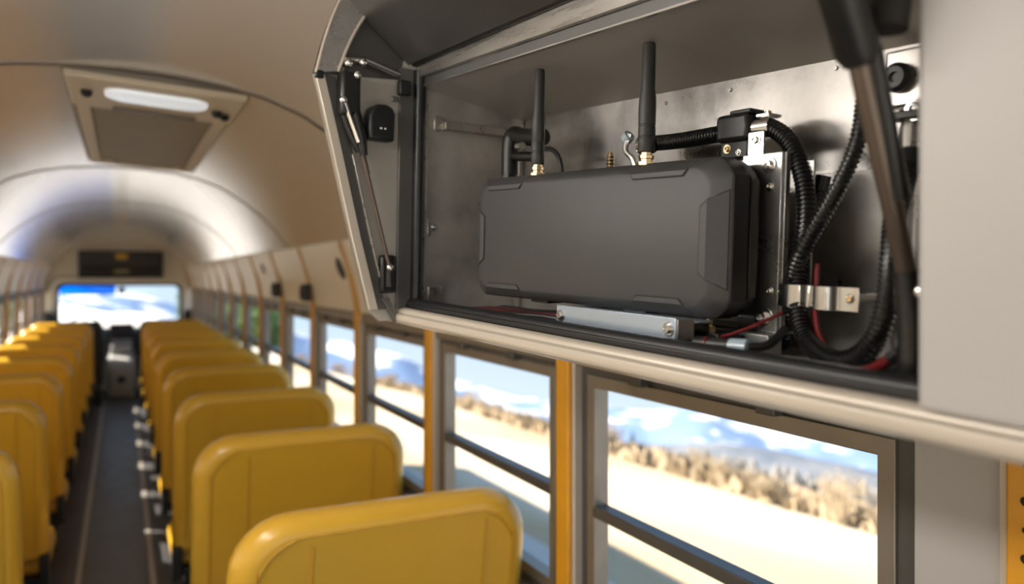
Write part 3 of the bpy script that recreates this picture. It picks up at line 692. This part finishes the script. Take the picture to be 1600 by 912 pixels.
# gas struts
def ball_end(par, p, r, off): obj('ball_end', G().ball(Vector(p) - Vector(off), r, 12, 8), M['chrome'], par)
SO = (-.053, -.02, .03)
s1 = cthing('gas_strut', SO, 'slim gas strut with black hinge arm on the left end of the compartment', 'gas strut', 'gas struts of the raised lid')
obj('rod', G().tube([(-.053, -.022, .072), (-.108, -.022, .272)], .0036, 10), M['strutrod'], s1, off=SO)
obj('rod_sleeve', G().tube([(-.098, -.022, .236), (-.117, -.022, .30)], .0052, 10), M['strutrod'], s1, off=SO)
obj('cylinder', G().tube([(-.106, -.024, .268), (-.112, -.024, .30), (-.132, -.024, .37), (-.138, -.024, .395)], [.007, .010, .0105, .008], 14), M['routerd'], s1, off=SO)
obj('hinge_arm', G().tube(smooth_path([(-.112, -.016, .275), (-.135, -.016, .32), (-.146, -.016, .37), (-.140, -.018, .425)], .01), .0065, 10), M['routerd'], s1, off=SO)
obj('link_rod', G().tube([(-.118, -.030, .290), (-.145, -.030, .355)], .0045, 10), M['chrome'], s1, off=SO)
obj('hinge_block', G().box(-.152, -.116, -.034, -.004, .335, .41), M['routerd'], s1, .006, off=SO)
obj('cross_pin', G().tube([(-.140, -.016, .432), (-.105, -.016, .438), (-.035, -.012, .422)], .0055, 10), M['chrome'], s1, off=SO)
for p in ((-.138, -.028, .425), (-.112, -.028, .430), (-.124, -.034, .405), (-.147, -.030, .36)): ball_end(s1, p, .0075, SO)
ball_end(s1, (-.053, -.026, .070), .007, SO)
obj('lower_bracket', G().box(-.066, -.036, -.016, 0, .022, .092), M['routerd'], s1, .005, off=SO)
obj('lower_fork', G().tube([(-.053, -.022, .07), (-.05, -.02, .035)], [.006, .009], 10), M['routerd'], s1, off=SO)
BO = (-.072, 0, .30)
bp = cthing('rubber_bumper', BO, 'rounded black rubber bumper on the grey end cheek', 'bumper')
obj('bumper_body', G().prism([(-.100, .298), (-.050, .296), (-.049, .345), (-.054, .356), (-.066, .362), (-.082, .361), (-.094, .354), (-.100, .34)], 1, -.032, 0), M['rubber'], bp, .006, off=BO, seg=3)
for x in (-.078, -.070): obj('pin', G().ball(Vector((x, -.033, .318)) - Vector(BO), .003, 8, 6), M['chrome'], bp)
KO = (-.025, -.007, .39)
k = cthing('catch_clip', KO, 'small black catch clip near the top of the slate pillar', 'clip')
obj('clip_body', G().box(-.038, -.014, -.022, -.006, .385, .412), M['rubber'], k, .003, off=KO); obj('clip_tongue', G().box(-.05, -.036, -.014, -.009, .372, .382), M['pillar'], k, .002, off=KO)
RO = (.03, -.95, 0)
s2 = cthing('gas_strut', RO, 'thick dark gas strut crossing the right end of the opening', 'gas strut', 'gas struts of the raised lid')
obj('rod', G().tube([(.024, -.95, .085), (-.066, -.95, .277)], [.0085, .0095], 16), M['strutrod'], s2, off=RO)
obj('cylinder', G().tube([(-.060, -.95, .262), (-.064, -.95, .272), (-.155, -.95, .432)], [.012, .0175, .0175], 18), M['routerd'], s2, off=RO)
obj('side_arm', G().tube([(-.045, -.962, .29), (-.03, -.962, .40)], .016, 12), M['hole'], s2, off=RO)  # arm coloured black in place of the shade it lies in
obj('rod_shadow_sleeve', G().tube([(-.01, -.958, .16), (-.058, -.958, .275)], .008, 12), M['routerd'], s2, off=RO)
obj('lower_socket', G().tube([(.018, -.95, .10), (.030, -.95, .06), (.034, -.95, .0)], [.011, .013, .012], 14), M['routerd'], s2, off=RO)
ball_end(s2, (.022, -.962, .082), .008, RO)
obj('foot_bracket', G().box(.015, .06, -.99, -.93, -.012, .006), M['alu'], s2, .002, off=RO)

# ------------------------------------------------------------------ communication unit (router)
RZ = math.radians(4.55); RT = (.040, -.453, .0315); RH = .193; RW = .514
ro = cthing('router', RT, 'charcoal ruggedised communication unit with two antennas inside the open compartment', 'router', rz=RZ)
def oct_rect(w_, h, c, n=3, r=.010):
    # rectangle with chamfered, softly rounded corners, centred in y, z from 0 to h
    pts = []
    for sx, sz in ((1, 0), (1, 1), (-1, 1), (-1, 0)):
        x = sx * w_/2; z = h if sz else 0
        dz = -1 if sz else 1
        a = Vector((x - sx*c, z)); b = Vector((x, z + dz*c))
        if (sx, sz) in ((1, 0), (-1, 1)): seq = (a, b)
        else: seq = (b, a)
        cc = Vector((x, z)); p, q = seq
        for k in range(n + 1):
            t = k / n; m_ = cc * .35 + (p + q) * .325
            pts.append((1-t)**2 * p + 2*t*(1-t) * m_ + t*t * q)
    return pts
def rl(x, iy, iz, c, zc=0): return [Vector((x, p.x, p.y + iz)) for p in oct_rect(RW - 2*iy, RH - 2*iz, c)]
fcv = obj('front_cover', G().rings([rl(.016, 0, 0, .022), rl(.013, .002, .0015, .022), rl(.0015, .022, .012, .020), rl(0, .026, .015, .019)]), M['router'], ro, .001, angle=22)
obj('shaded_side_shell', G().rings([rl(.046, .002, .002, .021), rl(.044, .0004, .0004, .021), rl(.016, .0004, .0004, .022)]), M['routerd'], ro, .0008, angle=22)  # sides coloured black for the shade they face, unlike the charcoal cover
obj('rear_housing', G().rings([rl(.045, .006, .005, .024), rl(.050, .006, .005, .024), rl(.050, .001, .001, .026), rl(.064, .001, .001, .026), rl(.066, .004, .004, .024)]), M['routerd'], ro, .001, angle=22)
obj('cover_gasket', G().rings([rl(.0440, .0035, .0035, .024), rl(.0505, .0035, .0035, .024)]), M['rubber'], ro)
obj('heat_fin', G().rings([rl(.066, .012, .008, .022), rl(.073, .012, .008, .022)]), M['routerd'], ro, .001)
obj('heat_fin', G().rings([rl(.078, .010, .006, .022), rl(.084, .010, .006, .022)]), M['routerd'], ro, .001)
obj('core', G().box(.066, .086, -.22, .22, .02, .165), M['routerd'], ro)
h2 = RW/2
def relief(side, a, b, sl):
    # raised pad folded over the bevel of the cover; a..b along the edge, sl = slant of its ends
    vert = side in ('right', 'left'); D = (.036, .026, .003) if vert else (.0215, .015, .0025)
    def build(grow, lift, t):
        rows = []
        for d, dep, k in zip(D, (0, 0, .0125), (1.0, .55, 0)):
            d2 = d + (grow if k == 1 else 0)
            for e in (a + sl*k - grow, b - sl*k + grow):
                y, z = {'right': (-h2 + d2, e), 'left': (h2 - d2, e), 'top': (e, RH - d2), 'bottom': (e, d2)}[side]
                rows.append(Vector((dep - lift, y, z)))
        low = [p + Vector((t, 0, 0)) for p in rows]
        return G().add(rows + low, [(0,1,3,2), (2,3,5,4), (6,8,9,7), (8,10,11,9), (0,6,7,1), (4,5,11,10), (0,2,8,6), (2,4,10,8), (1,7,9,3), (3,9,11,5)])
    obj('relief_gap', build(.0014, .0005, .003), M['hole'], fcv, angle=20)
    obj('relief_pad', build(0, .0019, .003), M['router'], fcv, .0007, angle=20)
relief('right', .036, .152, .020); relief('left', .045, .145, .016)
relief('top', -h2 + .05, -h2 + .16, .014); relief('top', h2 - .14, h2 - .034, .014)
relief('bottom', -h2 + .05, -h2 + .15, .016); relief('bottom', h2 - .14, h2 - .036, .016)
for y in (-.10, .10): obj('foot_pad', G().box(.02, .05, y - .02, y + .02, -.004, .002), M['rubber'], ro, .001)
def antenna(yy, xx, L, r):
    an = obj('antenna', G().lathe([(r*.92, .017), (r, .019), (r, .034), (r*.94, .035), (r*.94, .037), (r, .038), (r, .050), (r*.95, .051), (r*.95, .0525), (r, .0535), (r*1.02, .075), (r*.98, L*.55), (r*.82, L*.62), (r*.76, L - .003), (r*.66, L - .0005), (r*.2, L)], (xx, yy, RH - .002), (0, 0, 1), 14), M['antenna'], ro, angle=28)
    c = obj('connector_nut', G().lathe([(r*1.15, 0), (r*1.15, .004), (r*.75, .005), (r*.75, .008), (r*.9, .009), (r*.9, .013), (r*.7, .014), (r*.7, .018)], (xx, yy, RH - .002), (0, 0, 1), 8), M['brass'], an, angle=25)
    return an
antenna(.112, .020, .163, .0105); antenna(-.111, .022, .160, .0115)

# ------------------------------------------------------------------ mounting hardware
PO = (.13, -.70, .02)
mp_ = cthing('mounting_plate', PO, 'upright zinc mounting plate with screws at the right end of the unit', 'bracket')
plt = obj('plate', G().box(.138, .142, -.724, -.665, .018, .232), M['zinc'], mp_, .001, off=PO)
obj('plate_edge', G().box(.142, .1505, -.727, -.723, .018, .232), M['zinc'], mp_, .0008, off=PO)
bst = obj('back_strip', G().box(.160, .163, -.752, -.728, .04, .222), M['galv'], mp_, .001, off=PO)
for y, z in ((-.745, .19), (-.745, .125), (-.746, .07)): obj('slot', G().box(.1585, .1602, y - .004, y + .004, z - .012, z + .012), M['hole'], bst, .0008, off=PO)
obj('foot', G().box(.138, .20, -.724, -.56, .014, .018), M['zinc'], mp_, .0008, off=PO)
for y, z, r in ((-.706, .217, .0065), (-.708, .192, .0042), (-.712, .066, .0036), (-.707, .034, .0075)): screw(plt, (.138, y, z), (-1, 0, 0), r, PO)
SOx = (.02, -.55, .0)
sb = cthing('support_bar', SOx, 'pale satin aluminium support bar with two screws under the unit', 'bracket')
ffl = obj('front_flange', G().add([(.016,-.447,.0035),(.016,-.680,.008),(.016,-.680,.034),(.016,-.447,.0325),(.019,-.447,.0035),(.019,-.680,.008),(.019,-.680,.034),(.019,-.447,.0325)], [(0,1,2,3),(7,6,5,4),(0,4,5,1),(1,5,6,2),(2,6,7,3),(3,7,4,0)]), M['blueal'], sb, .0008, off=SOx)
obj('top_flange', G().box(.018, .075, -.680, -.447, .0265, .0295), M['blueal'], sb, .0008, off=SOx)
obj('end_flange', G().box(.018, .045, -.6815, -.679, .008, .0325), M['galv'], sb, .0006, off=SOx)
screw(ffl, (.016, -.458, .0185), (-1, 0, 0), .0052, SOx); screw(ffl, (.016, -.669, .0205), (-1, 0, 0), .0055, SOx)

# ------------------------------------------------------------------ conduits, clamps, wires
def conduit(name, pts, r, label, pitch=.0054):
    p = smooth_path(pts, pitch / 4); o = Vector(pts[-1])
    rad = [r if (i % 4) in (0, 1) else r * .82 for i in range(len(p))]
    t = cthing(name, tuple(pts[0]), label, 'conduit', 'corrugated conduits in the compartment')
    obj('corrugated_jacket', G().tube(p, rad, 14), M['hose'], t, off=pts[0], angle=50)
    d0 = (p[0] - p[3]).normalized(); d1 = (p[-1] - p[-4]).normalized()
    obj('end_cuff', G().cyl(p[0] - d0*.012, p[0] + d0*.006, r*1.12, n=14), M['rubber'], t, off=pts[0]); obj('end_cuff', G().cyl(p[-1] - d1*.012, p[-1] + d1*.006, r*1.12, n=14), M['rubber'], t, off=pts[0])
    return t
conduit('corrugated_conduit', [(.185,-.435,.274),(.175,-.495,.270),(.172,-.539,.269),(.17,-.603,.270),(.17,-.641,.272),(.168,-.676,.270),(.165,-.709,.250),(.16,-.732,.217),(.155,-.746,.178),(.15,-.750,.140),(.145,-.748,.095),(.13,-.759,.057),(.115,-.780,.022),(.10,-.812,.005),(.088,-.848,.003),(.08,-.880,.022),(.08,-.895,.062),(.085,-.896,.112),(.10,-.890,.16),(.13,-.885,.21)], .0115, 'thick black corrugated conduit looping from the top clamp down around the right side')
conduit('corrugated_conduit', [(.165,-.812,.372),(.15,-.818,.33),(.146,-.821,.284),(.14,-.821,.243),(.135,-.812,.206),(.132,-.791,.164),(.132,-.770,.131),(.135,-.752,.100),(.15,-.734,.062),(.165,-.722,.030),(.18,-.70,.002)], .0095, 'thinner black corrugated conduit hanging from the upper right and crossing behind')
conduit('corrugated_conduit', [(.19,-.742,.2),(.185,-.732,.15),(.18,-.722,.10),(.172,-.716,.05),(.17,-.70,.012)], .008, 'short black corrugated conduit hidden behind the mounting plate')
def clamp(org, label, parts):
    t = cthing('pipe_clamp', org, label, 'clamp', 'clamps holding the conduits')
    for nm, g, m, bv in parts: obj(nm, g, M[m], t, bv, off=org)
    return t
def loop(cx, cz, r, y0, y1, a0, a1, t, yaxis=True, n=14):
    # band of thickness t around (x, z) centre, running along y
    g = G(); rings = []
    for rr in (r, r + t):
        pass
    for k in range(n + 1):
        a = math.radians(a0 + (a1 - a0) * k / n); c_, s_ = math.cos(a), math.sin(a)
        rings.append([Vector((cx + r*c_, y0, cz + r*s_)), Vector((cx + r*c_, y1, cz + r*s_)), Vector((cx + (r+t)*c_, y1, cz + (r+t)*s_)), Vector((cx + (r+t)*c_, y0, cz + (r+t)*s_))])
    return g.rings(rings)
c1 = clamp((.165, -.632, .232), 'black block clamp gripping the conduit above the unit', [
    ('block', G().box(.150, .185, -.660, -.606, .254, .290), 'rubber', .006), ('saddle', G().box(.158, .178, -.655, -.609, .232, .258), 'rubber', .003), ('cap', G().box(.152, .180, -.662, -.628, .288, .294), 'rubber', .002)])
screw(c1, (.158, -.622, .246), (-1, 0, 0), .004, (.165, -.632, .232), m='brass'); screw(c1, (.158, -.640, .240), (-1, 0, 0), .0028, (.165, -.632, .232))
c2 = clamp((.165, -.672, .232), 'bright metal strap clamp beside the black block clamp', [
    ('strap', loop(.168, .270, .0122, -.686, -.662, 100, 300, .0018), 'chrome', 0), ('tab', G().box(.150, .153, -.686, -.662, .222, .262), 'chrome', .001), ('top_ear', G().box(.160, .185, -.684, -.664, .282, .286), 'chrome', .001)])
screw(c2, (.150, -.674, .252), (-1, 0, 0), .005, (.165, -.672, .232)); obj('screw', G().lathe([(.004, 0), (.004, .004), (.001, .005)], (.172 - .165, -.674 + .672, .286 - .232), (0, 0, 1), 10), M['brass'], c2)
def wavy_strap():
    # strap seen from the front, running along y over two conduits and ending in a tab
    pts = [(.139, -.716), (.139, -.724), (.128, -.732), (.121, -.742), (.118, -.756), (.120, -.768), (.128, -.774), (.124, -.780), (.119, -.790), (.121, -.802), (.131, -.808), (.133, -.812), (.133, -.832)]
    g = G(); P = pts + [(x + .002, y) for x, y in pts[::-1]]
    n = len(pts); vs = [(x + d, y, z) for z in (.050, .0765) for d in (0, .0022) for x, y in pts]; fs = []
    for i in range(n - 1): fs += [(i, i+1, 2*n+i+1, 2*n+i), (n+i, n+i+1, 3*n+i+1, 3*n+i), (i, i+1, n+i+1, n+i), (2*n+i, 2*n+i+1, 3*n+i+1, 3*n+i)]
    fs += [(0, n, 3*n, 2*n), (n-1, 2*n-1, 4*n-1, 3*n-1)]
    return g.add(vs, fs)
c3 = clamp((.13, -.77, .05), 'bright metal strap clamp around the conduits low on the right', [('strap', wavy_strap(), 'chrome', .0006)])
screw(c3, (.133, -.822, .064), (-1, 0, 0), .004, (.13, -.77, .05), m='brass', washer=False)
obj('stand_off', G().cyl((.003, -.052, .014), (.1065, -.052, .014), .006, n=10), M['alu'], c3)

def wire(name, pts, r, m, label, grp='wires in the compartment'):
    t = cthing(name, pts[0], label, 'wire', grp)
    obj('jacket', G().tube(smooth_path(pts, .006), r, 8), M[m], t, off=pts[0]); 
    d = (Vector(pts[-1]) - Vector(pts[-2])).normalized()
    obj('terminal', G().cyl(Vector(pts[-1]) - d*.003, Vector(pts[-1]) + d*.010, r*1.35, n=8), M['rubber'], t, off=pts[0])
wire('red_wire', [(.150,-.768,.10),(.140,-.775,.07),(.125,-.786,.045),(.118,-.796,.024),(.108,-.816,.008),(.10,-.846,-.002),(.092,-.88,.006),(.085,-.91,.022)], .0032, 'red', 'red wire dropping behind the low strap clamp')
wire('black_wire', [(.155,-.765,.10),(.145,-.772,.07),(.130,-.782,.045),(.122,-.790,.022),(.112,-.81,.004)], .0022, 'cable', 'thin black wire beside the red wire')
wire('red_wire', [(.10,-.55,.002),(.085,-.64,.0),(.07,-.70,.012),(.085,-.735,.028),(.12,-.75,.045)], .0021, 'red', 'red wire curling up under the mounting plate')
wire('black_wire', [(.06,-.90,.0),(.05,-.93,.012),(.05,-.955,.03)], .006, 'cable', 'thick black cable at the right foot strut')
wire('red_wire', [(.062,-.87,-.004),(.05,-.90,.004),(.045,-.925,.02)], .005, 'red', 'thick red cable end beside the right strut foot')
for k, (x, z, m) in enumerate(((.045, .004, 'cable'), (.06, .004, 'red'), (.075, .005, 'cable'), (.09, .004, 'red'), (.105, .006, 'cable'))):
    lb = ['black cable nearest the front on the compartment floor', 'red cable second from the front on the compartment floor', 'black cable in the middle of the floor bundle', 'red cable behind the middle of the floor bundle', 'black cable at the back of the floor bundle'][k]
    wire('floor_cable', [(x, -.04 - .02*k, z - .012), (x + .01, -.15, z - .003), (x - .006, -.27, z), (x, -.38, z + .004), (x + .006, -.46, z), (x, -.60, z - .004)], .0042, m, lb, 'cables along the compartment floor')
# inline connector under the right end of the unit
IO = (.05, -.72, 0)
t = cthing('inline_connector', IO, 'inline connector with a clear sleeve below the right end of the unit', 'connector')
obj('sleeve', G().tube([(.035, -.695, .006), (.04, -.745, .008)], .0085, 12), M['cable'], t, off=IO); obj('clear_cap', G().tube([(.04, -.742, .008), (.042, -.765, .009)], [.009, .0095], 12), M['clear'], t, off=IO)
obj('tail', G().tube(smooth_path([(.042, -.764, .009), (.06, -.775, .012), (.09, -.775, .03)], .006), .005, 8), M['cable'], t, off=IO); obj('cable_tie', G().tube([(.0365, -.71, .0065), (.0367, -.713, .0066)], .0095, 12), M['red'], t, off=IO)
TO = (.10, -.68, .0)
t = cthing('terminal_block', TO, 'small zinc terminal tab with brass stud under the unit', 'terminal')
obj('tab', G().box(.11, .135, -.735, -.69, -.012, .016), M['zinc'], t, .001, off=TO); obj('stud', G().lathe([(.008, 0), (.008, .006), (.004, .007), (.004, .014)], (.08, -.672, .016), (0, 0, 1), 6), M['brass'], t, off=TO); obj('base', G().box(.065, .105, -.70, -.65, -.012, .016), M['rubber'], t, .002, off=TO)
# cable glands behind the unit
EO = (.13, -.13, .22)
t = cthing('elbow_connector', EO, 'black elbow cable connector behind the left end of the unit', 'connector', 'cable connectors behind the unit')
obj('elbow', G().tube(smooth_path([(.14, -.120, .245), (.14, -.120, .30), (.142, -.128, .318), (.145, -.15, .312), (.148, -.19, .306)], .006), .0155, 14), M['routerd'], t, off=EO)
obj('side_arm', G().tube([(.14, -.13, .278), (.15, -.20, .272)], .009, 12), M['routerd'], t, off=EO)
obj('gland_nut', G().lathe([(.012, 0), (.013, .004), (.013, .012), (.011, .014), (.013, .016), (.013, .026)], (.14, -.12, .222), (0, 0, 1), 8), M['routerd'], t, off=EO, angle=25)
obj('clip_ring', G().tube([(.128, -.165, .292), (.124, -.185, .29)], .007, 10), M['chrome'], t, off=EO)
obj('lead', G().tube(smooth_path([(.15, -.19, .285), (.15, -.235, .282), (.148, -.262, .265), (.145, -.275, .235), (.13, -.28, .20)], .006), .0042, 8), M['cable'], t, off=EO)
obj('round_plug', G().tube([(.148, -.19, .306), (.148, -.215, .305)], [.017, .015], 12), M['routerd'], t, off=EO)
EO = (.13, -.42, .22)
t = cthing('threaded_gland', EO, 'steel threaded cable gland beside the right antenna', 'connector', 'cable connectors behind the unit')
obj('stud', G().lathe([(.011, 0), (.011, .005)] + [(.006 + .001*(i % 2) - i*.0001, .005 + i*.0025) for i in range(12)] + [(.003, .04)], (.125, -.425, .218), (0, 0, 1), 12), M['brass'], t, off=EO, angle=25)
obj('ring', G().tube([(.16, -.455, .267), (.16, -.475, .268)], .0145, 16), M['chrome'], t, off=EO); obj('ring_liner', G().tube([(.159, -.452, .267), (.159, -.478, .268)], .010, 14), M['rubber'], t, off=EO)
obj('saddle_leg', G().tube(smooth_path([(.15, -.438, .285), (.145, -.435, .262), (.148, -.45, .245), (.15, -.46, .215)], .005), .0042, 8), M['chrome'], t, off=EO)
obj('cap', G().tube([(.15, -.43, .278), (.15, -.438, .284)], .009, 10), M['clear'], t, off=EO)
